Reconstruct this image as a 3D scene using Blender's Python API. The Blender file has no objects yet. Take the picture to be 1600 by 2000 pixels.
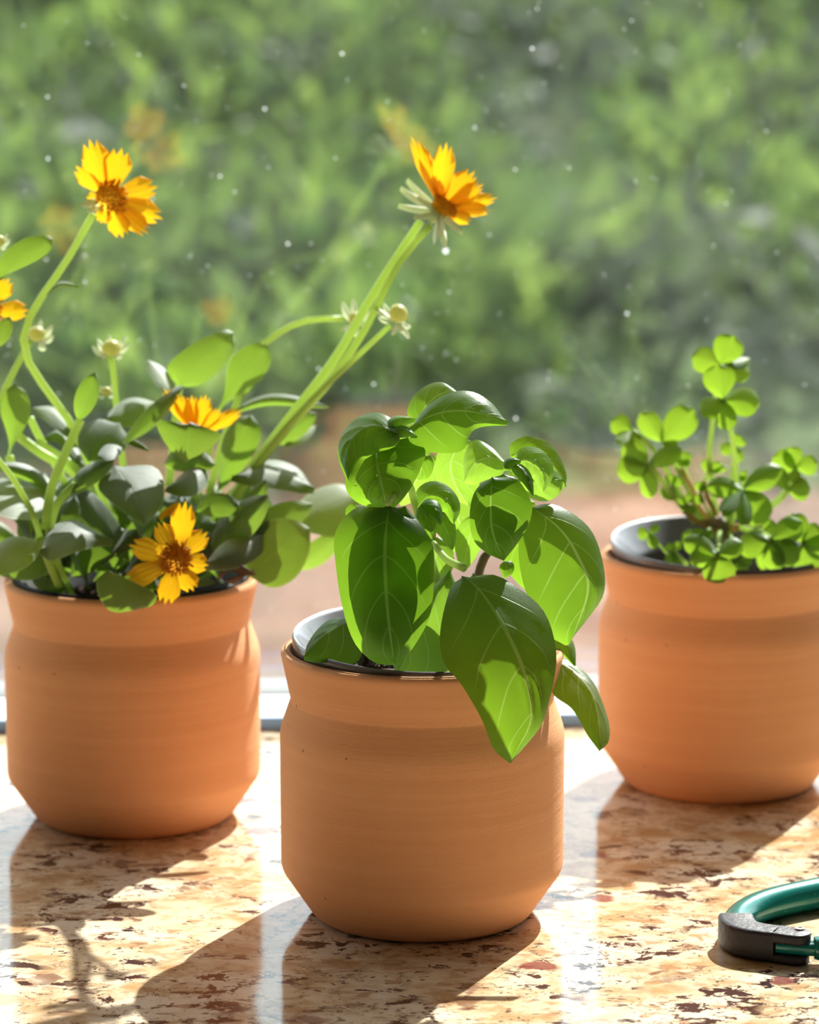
import bpy, bmesh, math, random
import numpy as np
from mathutils import Vector as V, Matrix, noise as mnoise

# ------------------------------------------------------------------ camera, sky, sun, exposure
S = bpy.context.scene
C = S.collection
CAM_H, PITCH, FPX = 0.3571, math.radians(9.924), 5906.0
cam_d = bpy.data.cameras.new('camera'); cam = bpy.data.objects.new('camera', cam_d); C.objects.link(cam)
cam.location = (0, 0, CAM_H); cam.rotation_euler = (math.pi/2 - PITCH, 0, 0)
cam_d.sensor_fit = 'VERTICAL'; cam_d.sensor_height = 36.0; cam_d.sensor_width = 28.8
cam_d.lens = 36.0*FPX/2000.0
cam_d.clip_start = 0.05; cam_d.clip_end = 300
cam_d.dof.use_dof = True; cam_d.dof.focus_distance = 1.115; cam_d.dof.aperture_fstop = 11.0
S.camera = cam
W = bpy.data.worlds.new('sky'); S.world = W; W.use_nodes = True
bg = W.node_tree.nodes['Background']
bg.inputs[0].default_value = (0.86, 0.93, 1.0, 1); bg.inputs[1].default_value = 1.9
SUN_AZ, SUN_EL = math.radians(25.5), math.radians(42.6)
sun_dir = V((math.sin(SUN_AZ)*math.cos(SUN_EL), math.cos(SUN_AZ)*math.cos(SUN_EL), math.sin(SUN_EL)))
sd = bpy.data.lights.new('sun', 'SUN'); sun = bpy.data.objects.new('sun', sd); C.objects.link(sun)
sd.energy = 9.0; sd.angle = math.radians(0.6); sd.color = (1.0, 0.96, 0.90)
sun.rotation_euler = sun_dir.to_track_quat('Z', 'Y').to_euler()
S.view_settings.view_transform = 'Standard'; S.view_settings.look = 'None'
S.view_settings.gamma = 1.0; S.view_settings.use_curve_mapping = False
S.view_settings.exposure = 0.72
S.cycles.use_denoising = True
S.cycles.sample_clamp_indirect = 6.0
S.cycles.max_bounces = 10; S.cycles.transparent_max_bounces = 12
S.cycles.caustics_reflective = False; S.cycles.caustics_refractive = False

# ------------------------------------------------------------------ helpers
cp, sp_ = math.cos(PITCH), math.sin(PITCH)
def ray(x, y):
    u = (1000.0-y)/FPX; v = (x-800.0)/FPX
    return V((v, cp+u*sp_, u*cp-sp_))
CAM = V((0, 0, CAM_H))
def at(x, y, Y):
    r = ray(x, y); return CAM + r*(Y/r.y)
def onz(x, y, z):
    r = ray(x, y); return CAM + r*((z-CAM_H)/r.z)
def onplane(x, y, P0, n):
    r = ray(x, y); return CAM + r*((P0-CAM).dot(n)/r.dot(n))

def setp(o, label=None, cat=None, group=None, kind=None):
    if label: o['label'] = label
    if cat: o['category'] = cat
    if group: o['group'] = group
    if kind: o['kind'] = kind
    return o
def empty(name, loc, label=None, cat=None, group=None, kind=None):
    o = bpy.data.objects.new(name, None); C.objects.link(o); o.location = loc
    o.empty_display_size = 0.02
    return setp(o, label, cat, group, kind)
def link_mesh(name, me, mat, parent=None):
    o = bpy.data.objects.new(name, me); C.objects.link(o)
    if mat is not None and len(me.materials) == 0: me.materials.append(mat)
    if parent is not None:
        o.parent = parent
        o.matrix_parent_inverse = Matrix.Translation(-wloc(parent))
    return o
def wloc(o):
    if o.parent is None: return V(o.location)
    return V(o.location)            # every parent here sits unrotated, children are built in world coordinates
def mesh(name, verts, faces, mat, parent=None, smooth=True, uvs=None):
    me = bpy.data.meshes.new(name)
    me.from_pydata([tuple(v) for v in verts], [], faces); me.update()
    if smooth:
        me.polygons.foreach_set('use_smooth', [True]*len(me.polygons))
    if uvs is not None:
        l = me.uv_layers.new(name='UVMap')
        vi = np.empty(len(me.loops), dtype=np.int32); me.loops.foreach_get('vertex_index', vi)
        l.data.foreach_set('uv', np.asarray(uvs, dtype=np.float32)[vi].ravel())
    return link_mesh(name, me, mat, parent)
def from_bm(name, bm, mat, parent=None, smooth=False):
    me = bpy.data.meshes.new(name); bm.to_mesh(me); bm.free()
    if smooth: me.polygons.foreach_set('use_smooth', [True]*len(me.polygons))
    return link_mesh(name, me, mat, parent)
def sharp(o, deg=35):
    me = o.data; me.polygons.foreach_set('use_smooth', [True]*len(me.polygons))
    me.set_sharp_from_angle(angle=math.radians(deg))
def box_bm(bm, lo, hi, bev=0.0):
    r = bmesh.ops.create_cube(bm, size=1.0)
    for v in r['verts']:
        v.co = V([lo[i]+(v.co[i]+.5)*(hi[i]-lo[i]) for i in range(3)])
    if bev > 0:
        es = set(e for v in r['verts'] for e in v.link_edges)
        bmesh.ops.bevel(bm, geom=list(es), offset=bev, segments=3, affect='EDGES', profile=0.6)
def box(name, lo, hi, mat, parent=None, bev=0.0):
    bm = bmesh.new(); box_bm(bm, lo, hi, bev)
    o = from_bm(name, bm, mat, parent)
    if bev: sharp(o)
    return o
def catmull(pts, n):
    P = [np.array(p, dtype=float) for p in pts]
    if len(P) == 2:
        return [P[0]+(P[1]-P[0])*i/(n-1) for i in range(n)]
    d = [0.0]
    for a, b in zip(P, P[1:]): d.append(d[-1]+max(1e-9, np.linalg.norm(b-a)))
    Q = [2*P[0]-P[1]] + P + [2*P[-1]-P[-2]]
    out = []
    for i in range(n):
        s = d[-1]*i/(n-1)
        k = min(len(P)-2, max(0, int(np.searchsorted(d, s, side='right'))-1))
        t = (s-d[k])/(d[k+1]-d[k])
        p0, p1, p2, p3 = Q[k], Q[k+1], Q[k+2], Q[k+3]
        out.append(0.5*((2*p1)+(-p0+p2)*t+(2*p0-5*p1+4*p2-p3)*t*t+(-p0+3*p1-3*p2+p3)*t**3))
    return out
def tube_geo(pts, radii, sides=8, n=16, cap=True):
    """world points -> verts, faces of a tapering tube"""
    P = [V(p) for p in catmull(pts, n)]
    rr = np.interp(np.linspace(0, 1, n), np.linspace(0, 1, len(radii)), radii)
    vs, fs = [], []
    up = V((0.3, -0.8, 0.5))
    for i, p in enumerate(P):
        t = (P[min(i+1, n-1)]-P[max(i-1, 0)]).normalized()
        a = up - t*up.dot(t)
        if a.length < 1e-4: a = t.orthogonal()
        a.normalize(); b = t.cross(a); up = a
        for k in range(sides):
            th = 2*math.pi*k/sides
            vs.append(p + (a*math.cos(th)+b*math.sin(th))*float(rr[i]))
    for i in range(n-1):
        for k in range(sides):
            k2 = (k+1) % sides
            fs.append((i*sides+k, i*sides+k2, (i+1)*sides+k2, (i+1)*sides+k))
    if cap:
        fs.append(tuple(range(sides))[::-1]); fs.append(tuple((n-1)*sides+k for k in range(sides)))
    return vs, fs
def tube(name, pts, radii, mat, parent=None, sides=8, n=16):
    v, f = tube_geo(pts, radii, sides, n)
    return mesh(name, v, f, mat, parent)
def stem(name, pts, rpx, mat, parent, Y0, n=18, sides=8):
    """pts (px, py, depth offset in cm); rpx radius in pixels (one or list)"""
    W_ = [at(x, y, Y0+d/100.0) for x, y, d in pts]
    r = rpx if isinstance(rpx, (list, tuple)) else [rpx, rpx]
    return tube(name, W_, [q*Y0/FPX for q in r], mat, parent, sides, n)
def lathe(name, prof, mat, loc, parent=None, seg=96, smooth_deg=None):
    vs, fs = [], []
    for r, z in prof:
        for k in range(seg):
            a = 2*math.pi*k/seg
            vs.append((loc[0]+r*math.cos(a), loc[1]+r*math.sin(a), loc[2]+z))
    for i in range(len(prof)-1):
        for k in range(seg):
            k2 = (k+1) % seg
            fs.append((i*seg+k, i*seg+k2, (i+1)*seg+k2, (i+1)*seg+k))
    if prof[0][0] < 1e-3 or True:
        pass
    o = mesh(name, vs, fs, mat, parent)
    return o

# ------------------------------------------------------------------ materials
class NT:
    def __init__(s, name):
        s.m = bpy.data.materials.new(name); s.m.use_nodes = True
        s.t = s.m.node_tree; s.t.nodes.clear()
        s.out = s.n('ShaderNodeOutputMaterial')
    def n(s, typ, **k):
        x = s.t.nodes.new(typ)
        for a, b in k.items(): setattr(x, a, b)
        return x
    def l(s, a, b): s.t.links.new(a, b)
    def put(s, sock, v):
        if isinstance(v, bpy.types.NodeSocket): s.l(v, sock)
        else:
            if isinstance(v, (tuple, list)) and len(v) == 3 and sock.type == 'RGBA': v = (*v, 1)
            sock.default_value = v
    def math(s, op, a, b=0.0, c=0.0, clamp=False):
        x = s.n('ShaderNodeMath', operation=op, use_clamp=clamp)
        s.put(x.inputs[0], a); s.put(x.inputs[1], b); s.put(x.inputs[2], c); return x.outputs[0]
    def mr(s, v, a, b, c=0.0, d=1.0, smooth=True):
        x = s.n('ShaderNodeMapRange', interpolation_type='SMOOTHSTEP' if smooth else 'LINEAR')
        for i, q in enumerate((v, a, b, c, d)): s.put(x.inputs[i], q)
        return x.outputs[0]
    def mix(s, f, a, b, mode='MIX'):
        x = s.n('ShaderNodeMix', data_type='RGBA', blend_type=mode)
        s.put(x.inputs[0], f); s.put(x.inputs[6], a); s.put(x.inputs[7], b); return x.outputs[2]
    def noise(s, vec, scale, detail=4, rough=0.55, dist=0.0):
        x = s.n('ShaderNodeTexNoise'); s.put(x.inputs['Vector'], vec)
        x.inputs['Scale'].default_value = scale; x.inputs['Detail'].default_value = detail
        x.inputs['Roughness'].default_value = rough; x.inputs['Distortion'].default_value = dist
        return x.outputs['Fac']
    def vor(s, vec, scale, feature='F1', out='Distance', rnd=1.0):
        x = s.n('ShaderNodeTexVoronoi', feature=feature); s.put(x.inputs['Vector'], vec)
        x.inputs['Scale'].default_value = scale; x.inputs['Randomness'].default_value = rnd
        return x.outputs[out]
    def coord(s, kind='Object', scale=None, loc=None):
        o = s.n('ShaderNodeTexCoord').outputs[kind]
        if scale or loc:
            mp = s.n('ShaderNodeMapping'); s.l(o, mp.inputs[0])
            if scale: mp.inputs['Scale'].default_value = scale
            if loc: mp.inputs['Location'].default_value = loc
            return mp.outputs[0]
        return o
    def bump(s, h, strength=0.3, dist=0.001):
        x = s.n('ShaderNodeBump'); x.inputs['Strength'].default_value = strength
        x.inputs['Distance'].default_value = dist; s.l(h, x.inputs['Height']); return x.outputs[0]
    def pbr(s, base, rough=0.5, spec=0.5, metal=0.0, normal=None, coat=0.0, coat_rough=0.1, sheen=0.0):
        p = s.n('ShaderNodeBsdfPrincipled')
        s.put(p.inputs['Base Color'], base); s.put(p.inputs['Roughness'], rough)
        s.put(p.inputs['Specular IOR Level'], spec); s.put(p.inputs['Metallic'], metal)
        p.inputs['Coat Weight'].default_value = coat; p.inputs['Coat Roughness'].default_value = coat_rough
        p.inputs['Sheen Weight'].default_value = sheen
        if normal is not None: s.l(normal, p.inputs['Normal'])
        return p.outputs[0]
    def done(s, sh):
        s.l(sh, s.out.inputs[0]); return s.m

def simple(name, col, rough=0.5, spec=0.5, metal=0.0, var=0.0, scale=200, bumpy=0.0, coat=0.0):
    t = NT(name); base = col; nrm = None
    if var or bumpy:
        f = t.noise(t.coord(), scale, 3)
        if var: base = t.mix(f, tuple(max(0, c*(1-var)) for c in col), tuple(min(1, c*(1+var)) for c in col))
        if bumpy: nrm = t.bump(f, bumpy, 0.0006)
    return t.done(t.pbr(base, rough, spec, metal, nrm, coat))

def terracotta():
    t = NT('terracotta')
    co = t.coord()
    bands = t.noise(t.coord('Object', (6, 6, 260)), 1.0, 6, 0.6)
    broad = t.noise(t.coord('Object', (14, 14, 30)), 1.0, 3)
    fine = t.noise(co, 900, 2)
    c = t.mix(t.mr(bands, .3, .7), (0.735, 0.345, 0.168), (0.775, 0.375, 0.190))
    c = t.mix(t.mr(broad, .35, .7, 0, .4), c, (0.80, 0.42, 0.225))
    wear = t.mr(t.math('MULTIPLY', t.mr(t.noise(t.coord('Object', (40, 40, 420)), 1.0, 5, .65), .62, .7), t.mr(broad, .5, .62)), 0, 1, 0, .35)
    c = t.mix(wear, c, (0.80, 0.55, 0.37))
    v = t.vor(co, 120)
    spk = t.math('MULTIPLY', t.mr(v, .05, .09, 1, 0), t.mr(t.noise(co, 37, 2), .57, .6))
    c = t.mix(t.math('MULTIPLY', spk, .75), c, (0.10, 0.05, 0.035))
    h = t.math('ADD', t.math('MULTIPLY', bands, 1.0), t.math('MULTIPLY', fine, .35))
    return t.done(t.pbr(c, .88, .25, normal=t.bump(h, .55, .0007)))

def granite():
    t = NT('granite')
    co = t.coord('Object', (0.8, 1.0, 1.0))
    wv = t.n('ShaderNodeTexNoise'); t.l(co, wv.inputs['Vector']); wv.inputs['Scale'].default_value = 70; wv.inputs['Detail'].default_value = 3
    warp = t.n('ShaderNodeVectorMath', operation='MULTIPLY_ADD'); t.l(wv.outputs['Color'], warp.inputs[0])
    warp.inputs[1].default_value = (.016, .010, .012); t.l(co, warp.inputs[2])
    wc = warp.outputs[0]
    big = t.noise(co, 26, 4, .6)
    mid = t.noise(wc, 75, 6, .62)
    fine = t.noise(wc, 210, 5, .65)
    c = t.mix(t.mr(mid, .36, .64), (0.44, 0.265, 0.120), (0.73, 0.58, 0.39))
    c = t.mix(t.mr(big, .42, .66, 0, .7), c, (0.80, 0.70, 0.56))
    c = t.mix(t.mr(t.noise(wc, 120, 4), .56, .68, 0, .75), c, (0.36, 0.185, 0.085))
    c = t.mix(t.mr(fine, .53, .75, 0, .5), c, (0.42, 0.29, 0.18))
    clus = t.mr(t.noise(co, 26, 3, .5), .455, .53)
    spk = t.math('MULTIPLY', t.mr(t.noise(wc, 118, 8, .68), .545, .566), clus)
    c = t.mix(t.math('MULTIPLY', spk, .97), c, (0.022, 0.009, 0.015))
    spk2 = t.math('MULTIPLY', t.mr(t.noise(wc, 420, 4, .6), .58, .63), t.mr(t.noise(co, 60, 2), .42, .56))
    c = t.mix(t.math('MULTIPLY', spk2, .9), c, (0.06, 0.04, 0.04))
    brn = t.math('MULTIPLY', t.mr(t.noise(wc, 62, 5, .6), .585, .64), t.mr(t.noise(co, 22, 2), .46, .55))
    c = t.mix(t.math('MULTIPLY', brn, .7), c, (0.13, 0.045, 0.035))
    vo = t.n('ShaderNodeTexVoronoi'); t.l(wc, vo.inputs['Vector']); vo.inputs['Scale'].default_value = 42
    sep = t.n('ShaderNodeSeparateColor'); t.l(vo.outputs['Color'], sep.inputs[0])
    gar = t.math('MULTIPLY', t.mr(vo.outputs['Distance'], .20, .28, 1, 0), t.math('GREATER_THAN', sep.outputs[0], .86))
    gc = t.mix(t.noise(co, 500, 3), (0.10, 0.02, 0.025), (0.28, 0.07, 0.06))
    c = t.mix(t.math('MULTIPLY', gar, .9), c, gc)
    r = t.mr(t.noise(co, 330, 3), .3, .7, .05, .13)
    return t.done(t.pbr(c, r, .55, normal=t.bump(t.noise(co, 260, 4), .05, .0004)))

def leaf_mat(name, refl, trans, vein_r, vein_t, ttl=.5, rough=.42, spec=.5, nv=4.5, slope=.36, vein=1.0, edge=None, sheen=0.0, mottle=90):
    t = NT(name)
    uv = t.n('ShaderNodeTexCoord').outputs['UV']
    s = t.n('ShaderNodeSeparateXYZ'); t.l(uv, s.inputs[0])
    a = t.math('ABSOLUTE', t.math('SUBTRACT', t.math('MULTIPLY', s.outputs[0], 2.0), 1.0))
    q = t.math('MULTIPLY', t.math('SUBTRACT', s.outputs[1], t.math('MULTIPLY', t.math('POWER', a, 1.25), slope)), nv)
    fr = t.math('ABSOLUTE', t.math('SUBTRACT', t.math('FRACT', q), .5))
    side = t.math('MULTIPLY', t.mr(fr, .0, .045, 1, 0), t.mr(a, .55, .95, .8, 0.0))
    midv = t.mr(a, .018, .05, 1, 0)
    vm = t.math('MULTIPLY', t.math('MAXIMUM', side, midv), vein)
    oi = t.n('ShaderNodeObjectInfo').outputs['Random']
    nz = t.noise(t.coord(), mottle, 4)
    k = t.math('ADD', t.math('MULTIPLY', nz, .5), t.math('MULTIPLY', oi, .5))
    rc = t.mix(k, tuple(c*.75 for c in refl), tuple(min(1, c*1.25) for c in refl))
    tc = t.mix(k, tuple(c*.82 for c in trans), tuple(min(1, c*1.18) for c in trans))
    rc = t.mix(t.math('MULTIPLY', vm, .75), rc, vein_r); tc = t.mix(t.math('MULTIPLY', vm, .55), tc, vein_t)
    if edge is not None:
        e = t.mr(a, .93, .98, 0, .8); rc = t.mix(e, rc, edge)
    h = t.math('ADD', t.math('MULTIPLY', vm, -.7), t.math('MULTIPLY', t.noise(t.coord(), 1400, 2), .35))
    nb = t.bump(h, .35, .0005)
    p = t.pbr(rc, rough, spec, normal=nb, sheen=sheen)
    tr = t.n('ShaderNodeBsdfTranslucent'); t.put(tr.inputs[0], tc)
    mx = t.n('ShaderNodeMixShader'); mx.inputs[0].default_value = ttl
    t.l(p, mx.inputs[1]); t.l(tr.outputs[0], mx.inputs[2])
    return t.done(mx.outputs[0])

def thin_mat(name, refl, trans, ttl=.4, rough=.5, spec=.4, streak=0.0, base_col=None):
    t = NT(name)
    nz = t.noise(t.coord(), 160, 3)
    rc = t.mix(nz, tuple(c*.8 for c in refl), tuple(min(1, c*1.15) for c in refl)); tc = trans
    nb = None
    if streak:
        uv = t.n('ShaderNodeTexCoord').outputs['UV']; s = t.n('ShaderNodeSeparateXYZ'); t.l(uv, s.inputs[0])
        w = t.math('SINE', t.math('MULTIPLY', s.outputs[0], 26.0))
        nb = t.bump(w, streak, .0006)
        if base_col is not None:
            f = t.mr(s.outputs[1], .0, .45, .9, 0)
            rc = t.mix(f, rc, base_col); tc = t.mix(f, trans, base_col)
    p = t.pbr(rc, rough, spec, normal=nb)
    tr = t.n('ShaderNodeBsdfTranslucent'); t.put(tr.inputs[0], tc)
    mx = t.n('ShaderNodeMixShader'); mx.inputs[0].default_value = ttl
    t.l(p, mx.inputs[1]); t.l(tr.outputs[0], mx.inputs[2])
    return t.done(mx.outputs[0])

def glass_mat():
    t = NT('dusty_glass')
    tr = t.n('ShaderNodeBsdfTransparent'); tr.inputs[0].default_value = (.97, .985, .98, 1)
    gl = t.n('ShaderNodeBsdfGlossy'); gl.inputs['Roughness'].default_value = .006; gl.inputs[0].default_value = (1, 1, 1, 1)
    fr = t.n('ShaderNodeFresnel'); bf = t.n('ShaderNodeNewGeometry').outputs['Backfacing']
    t.l(t.mr(bf, 0, 1, 1.52, 1/1.52, smooth=False), fr.inputs[0])     # same reflectance from both faces of the pane
    m1 = t.n('ShaderNodeMixShader'); t.l(fr.outputs[0], m1.inputs[0]); t.l(tr.outputs[0], m1.inputs[1]); t.l(gl.outputs[0], m1.inputs[2])
    du = t.n('ShaderNodeBsdfTranslucent'); du.inputs[0].default_value = (.92, .95, 1.0, 1)
    co = t.coord()
    f = t.mr(t.noise(co, 7, 4, .6), .3, .75, .001, .0055)
    m2 = t.n('ShaderNodeMixShader'); t.l(f, m2.inputs[0]); t.l(m1.outputs[0], m2.inputs[1]); t.l(du.outputs[0], m2.inputs[2])
    return t.done(m2.outputs[0])

def ground_mat():
    t = NT('garden_ground')
    co = t.coord()
    n1 = t.noise(co, 1.6, 5, .6); n2 = t.noise(co, 9, 4)
    c = t.mix(t.mr(n1, .35, .65), (0.075, 0.034, 0.025), (0.15, 0.088, 0.066))
    c = t.mix(t.mr(n2, .5, .7, 0, .6), c, (0.06, 0.055, 0.035))
    return t.done(t.pbr(c, .9, .1))
def hill_mat():
    t = NT('hill_grass')
    co = t.coord()
    c = t.mix(t.mr(t.noise(co, .8, 5, .6), .35, .65), (0.03, 0.05, 0.02), (0.085, 0.12, 0.04))
    c = t.mix(t.mr(t.noise(co, 2.2, 4), .58, .7, 0, .6), c, (0.13, 0.09, 0.07))
    return t.done(t.pbr(c, .9, .1))
def soil_mat():
    t = NT('potting_soil')
    co = t.coord()
    c = t.mix(t.mr(t.noise(co, 420, 4), .4, .62), (0.018, 0.010, 0.008), (0.11, 0.055, 0.035))
    return t.done(t.pbr(c, .85, .3, normal=t.bump(t.noise(co, 500, 3), .8, .002)))

M = {}
M['terra'] = terracotta(); M['granite'] = granite(); M['glass'] = glass_mat()
M['liner'] = simple('black_plastic', (.10, .09, .11), .48, 1.0, var=.15, scale=90, coat=1.0)
M['liner_dull'] = simple('dull_black_plastic', (.022, .019, .022), .7, .3, var=.15, scale=90)
M['soil'] = soil_mat()
M['perlite'] = simple('soil_bark', (.34, .20, .13), .8, .2, var=.35, scale=300)
M['vinyl'] = simple('white_vinyl', (.80, .83, .86), .35, .5, var=.03, scale=40)
M['vinyl_sky_tint'] = simple('painted_sky_reflection', (.20, .42, .90), .4, .5, var=.03, scale=40)  # blue stands in for sky reflected on the shaded frame front
M['gasket'] = simple('grey_gasket', (.16, .16, .165), .6, .3, var=.1)
M['wall'] = simple('painted_wall', (.66, .63, .58), .9, .2, var=.03, scale=30)
M['ceil'] = simple('ceiling_paint', (.72, .70, .66), .9, .2, var=.02, scale=30)
M['floor'] = simple('floor_boards', (.42, .30, .2), .5, .4, var=.2, scale=12)
M['spots'] = thin_mat('dried_water_spots', (.85, .87, .9), (.85, .87, .9), .7, .6)
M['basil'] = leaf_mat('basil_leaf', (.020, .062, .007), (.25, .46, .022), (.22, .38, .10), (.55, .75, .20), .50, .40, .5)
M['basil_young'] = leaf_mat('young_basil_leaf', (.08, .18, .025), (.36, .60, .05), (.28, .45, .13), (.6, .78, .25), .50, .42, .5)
M['core'] = leaf_mat('coreopsis_leaf', (.026, .046, .028), (.28, .45, .035), (.12, .19, .08), (.25, .42, .06), .40, .56, 1.0, nv=3, slope=.55, vein=.55, edge=(.35, .45, .25), sheen=.6)
M['clover'] = leaf_mat('clover_leaf', (.05, .125, .018), (.34, .54, .03), (.13, .25, .06), (.45, .62, .12), .48, .45, .5, nv=9, slope=.5, vein=.35)
M['stem'] = thin_mat('green_stem', (.40, .54, .15), (.80, .95, .36), .5, .4)
M['stem_basil'] = thin_mat('basil_stem', (.36, .50, .15), (.75, .9, .35), .45, .4)
M['stem_wood'] = thin_mat('woody_stem', (.30, .22, .16), (.3, .25, .15), .1, .6)
M['stem_red'] = thin_mat('reddish_stem', (.52, .36, .18), (.75, .6, .25), .4, .5)
M['petal'] = thin_mat('yellow_petal', (.86, .49, .010), (.95, .52, .010), .45, .55, .25, streak=.5)
M['petal_eye'] = thin_mat('yellow_petal_brown_base', (.86, .49, .010), (.95, .52, .010), .45, .55, .25, streak=.5, base_col=(.36, .12, .01))
M['disc'] = thin_mat('flower_disc', (.90, .55, .03), (.95, .6, .04), .6, .6)
M['disc_dark'] = thin_mat('brown_flower_disc', (.62, .27, .02), (.75, .35, .03), .55, .6)
M['sepal'] = thin_mat('sepal', (.60, .68, .46), (.75, .85, .5), .45, .4, .8)
M['bud'] = thin_mat('bud_green', (.62, .60, .26), (.8, .8, .35), .45, .35)
M['dry'] = thin_mat('dry_leaf', (.10, .055, .035), (.2, .1, .05), .2, .7)
M['teal'] = None
def teal():
    t = NT('teal_enamel'); co = t.coord()
    c = t.mix(t.noise(co, 60, 3), (0.0, 0.17, 0.155), (0.004, 0.24, 0.21))
    chip = t.mr(t.noise(co, 900, 3), .68, .72, 0, .6)
    c = t.mix(chip, c, (.5, .7, .68))
    return t.done(t.pbr(c, .22, .6, .25, coat=.6, coat_rough=.08))
M['teal'] = teal()
M['blackpl'] = simple('black_nylon', (.022, .018, .026), .48, .5, var=.2, scale=400, bumpy=.6)
M['steel'] = simple('rivet_metal', (.55, .45, .42), .35, .5, .9, var=.1)
M['ground'] = ground_mat(); M['hill'] = hill_mat()
def foli(name, a, b, c2):
    t = NT(name)
    co = t.coord()
    f = t.n('ShaderNodeNewGeometry').outputs['Random Per Island']
    c = t.mix(f, a, b)
    p = t.pbr(c, .6, .2)
    tr = t.n('ShaderNodeBsdfTranslucent'); t.put(tr.inputs[0], t.mix(f, tuple(q*1.6 for q in a), c2))
    mx = t.n('ShaderNodeMixShader'); mx.inputs[0].default_value = .45
    t.l(p, mx.inputs[1]); t.l(tr.outputs[0], mx.inputs[2])
    return t.done(mx.outputs[0])
M['foliage'] = foli('garden_foliage', (.036, .068, .020), (.115, .168, .048), (.22, .31, .06))
M['foliage_dull'] = foli('dull_foliage', (.036, .05, .030), (.07, .09, .05), (.10, .13, .055))

# ------------------------------------------------------------------ setting: worktop, window wall, room
SL = 0.045                                   # the window runs 2.6 degrees off the camera's square
def wy(x, y0): return y0 + SL*x
def slab(name, x0, x1, ya, yb, z0, z1, mat, parent=None, bev=0.0):
    """box whose front and back follow the window's line"""
    bm = bmesh.new(); box_bm(bm, (x0, ya, z0), (x1, yb, z1), bev)
    for v in bm.verts: v.co.y += SL*v.co.x
    o = from_bm(name, bm, mat, parent)
    if bev: sharp(o)
    return o
bm = bmesh.new()
box_bm(bm, (-1.25, .70, -.03), (1.25, 1.432, 0.0))
for v in bm.verts:
    if v.co.y > 1: v.co.y = wy(v.co.x, 1.432)
top = from_bm('granite_worktop', bm, M['granite'])
setp(top, 'polished cream and brown speckled granite worktop under the three terracotta pots', 'worktop')
win = empty('window_1', (0, 1.432, 0), kind='structure')
GY = 1.486
OPX, OPZ = 1.0, 1.15
slab('window_frame', -OPX, OPX, 1.432, 1.483, -.006, .0050, M['vinyl'], win, .0012)
slab('window_frame', -OPX, OPX, 1.4305, 1.4318, .0002, .0062, M['vinyl_sky_tint'], win)  # added thin front strip, sky reflection put into its colour
slab('window_frame', -OPX, OPX, 1.512, 1.56, -.03, -.004, M['gasket'], win, .001)
slab('window_frame', -OPX, -OPX+.05, 1.436, 1.54, .0055, OPZ, M['vinyl'], win, .002)
slab('window_frame', OPX-.05, OPX, 1.436, 1.54, .0055, OPZ, M['vinyl'], win, .002)
slab('window_frame', -OPX, OPX, 1.436, 1.54, OPZ-.05, OPZ, M['vinyl'], win, .002)
slab('gasket', -OPX+.05, OPX-.05, 1.4825, 1.511, .0, .0056, M['gasket'], win, .0008)
slab('glass_pane', -OPX+.05, OPX-.05, GY, GY+.004, .004, OPZ-.05, M['glass'], win)
slab('glass_pane', -OPX+.05, OPX-.05, GY+.016, GY+.020, .004, OPZ-.05, M['glass'], win)
# dried water spots on the pane
rs = random.Random(5)
vs, fs = [], []
def spot(x, z, r):
    b = len(vs); k = 7
    y = wy(x, GY-.0003)
    for i in range(k):
        a = 2*math.pi*i/k; rr = r*rs.uniform(.8, 1.15)
        vs.append((x+rr*math.cos(a), y+SL*rr*math.cos(a), z+rr*math.sin(a)))
    vs.append((x, y-r*.35, z))
    for i in range(k): fs.append((b+i, b+(i+1) % k, b+k))
for i in range(1500):
    x = rs.uniform(-.3, .3); z = rs.uniform(.02, .42)
    spot(x, z, min(.0007, .00013*math.exp(rs.gauss(0.3, .5))))
spot(*[q for q in (at(871, 489, GY).x, at(871, 489, GY).z)], .0014)
for (px, py) in ((518, 212), (98, 308), (1008, 818), (1040, 95), (563, 475)):
    q = at(px, py, GY); spot(q.x, q.z, .0007)
o = mesh('water_spots', vs, fs, M['spots'], win); o['kind'] = 'stuff'
# room
XL, XR, YB, ZC, ZF = -2.3, 2.3, -2.6, 1.55, -.92
def struct(o): o['kind'] = 'structure'; return o
wb = empty('wall_back', (0, 1.44, 0), kind='structure')
slab('lower_wall', XL, XR, 1.43, 1.60, ZF, -.031, M['wall'], wb)
slab('sill_step', -1.3, 1.3, 1.4325, 1.54, -.031, -.007, M['wall'], wb)
slab('left_pier', XL, -OPX, 1.434, 1.60, 0, ZC, M['wall'], wb)
slab('right_pier', OPX, XR, 1.434, 1.60, 0, ZC, M['wall'], wb)
slab('lintel', -OPX, OPX, 1.434, 1.60, OPZ, ZC, M['wall'], wb)
struct(box('wall_left', (XL-.1, YB, ZF), (XL, 1.6, ZC), M['wall']))
struct(box('wall_right', (XR, YB, ZF), (XR+.1, 1.6, ZC), M['wall']))
struct(box('wall_front', (XL-.1, YB-.1, ZF-.1), (XR+.1, YB, ZC+.1), M['wall']))
struct(box('floor', (XL-.1, YB, ZF-.1), (XR+.1, 1.6, ZF), M['floor']))
struct(box('ceiling', (XL-.1, YB, ZC), (XR+.1, 1.7, ZC+.1), M['ceil']))

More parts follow.
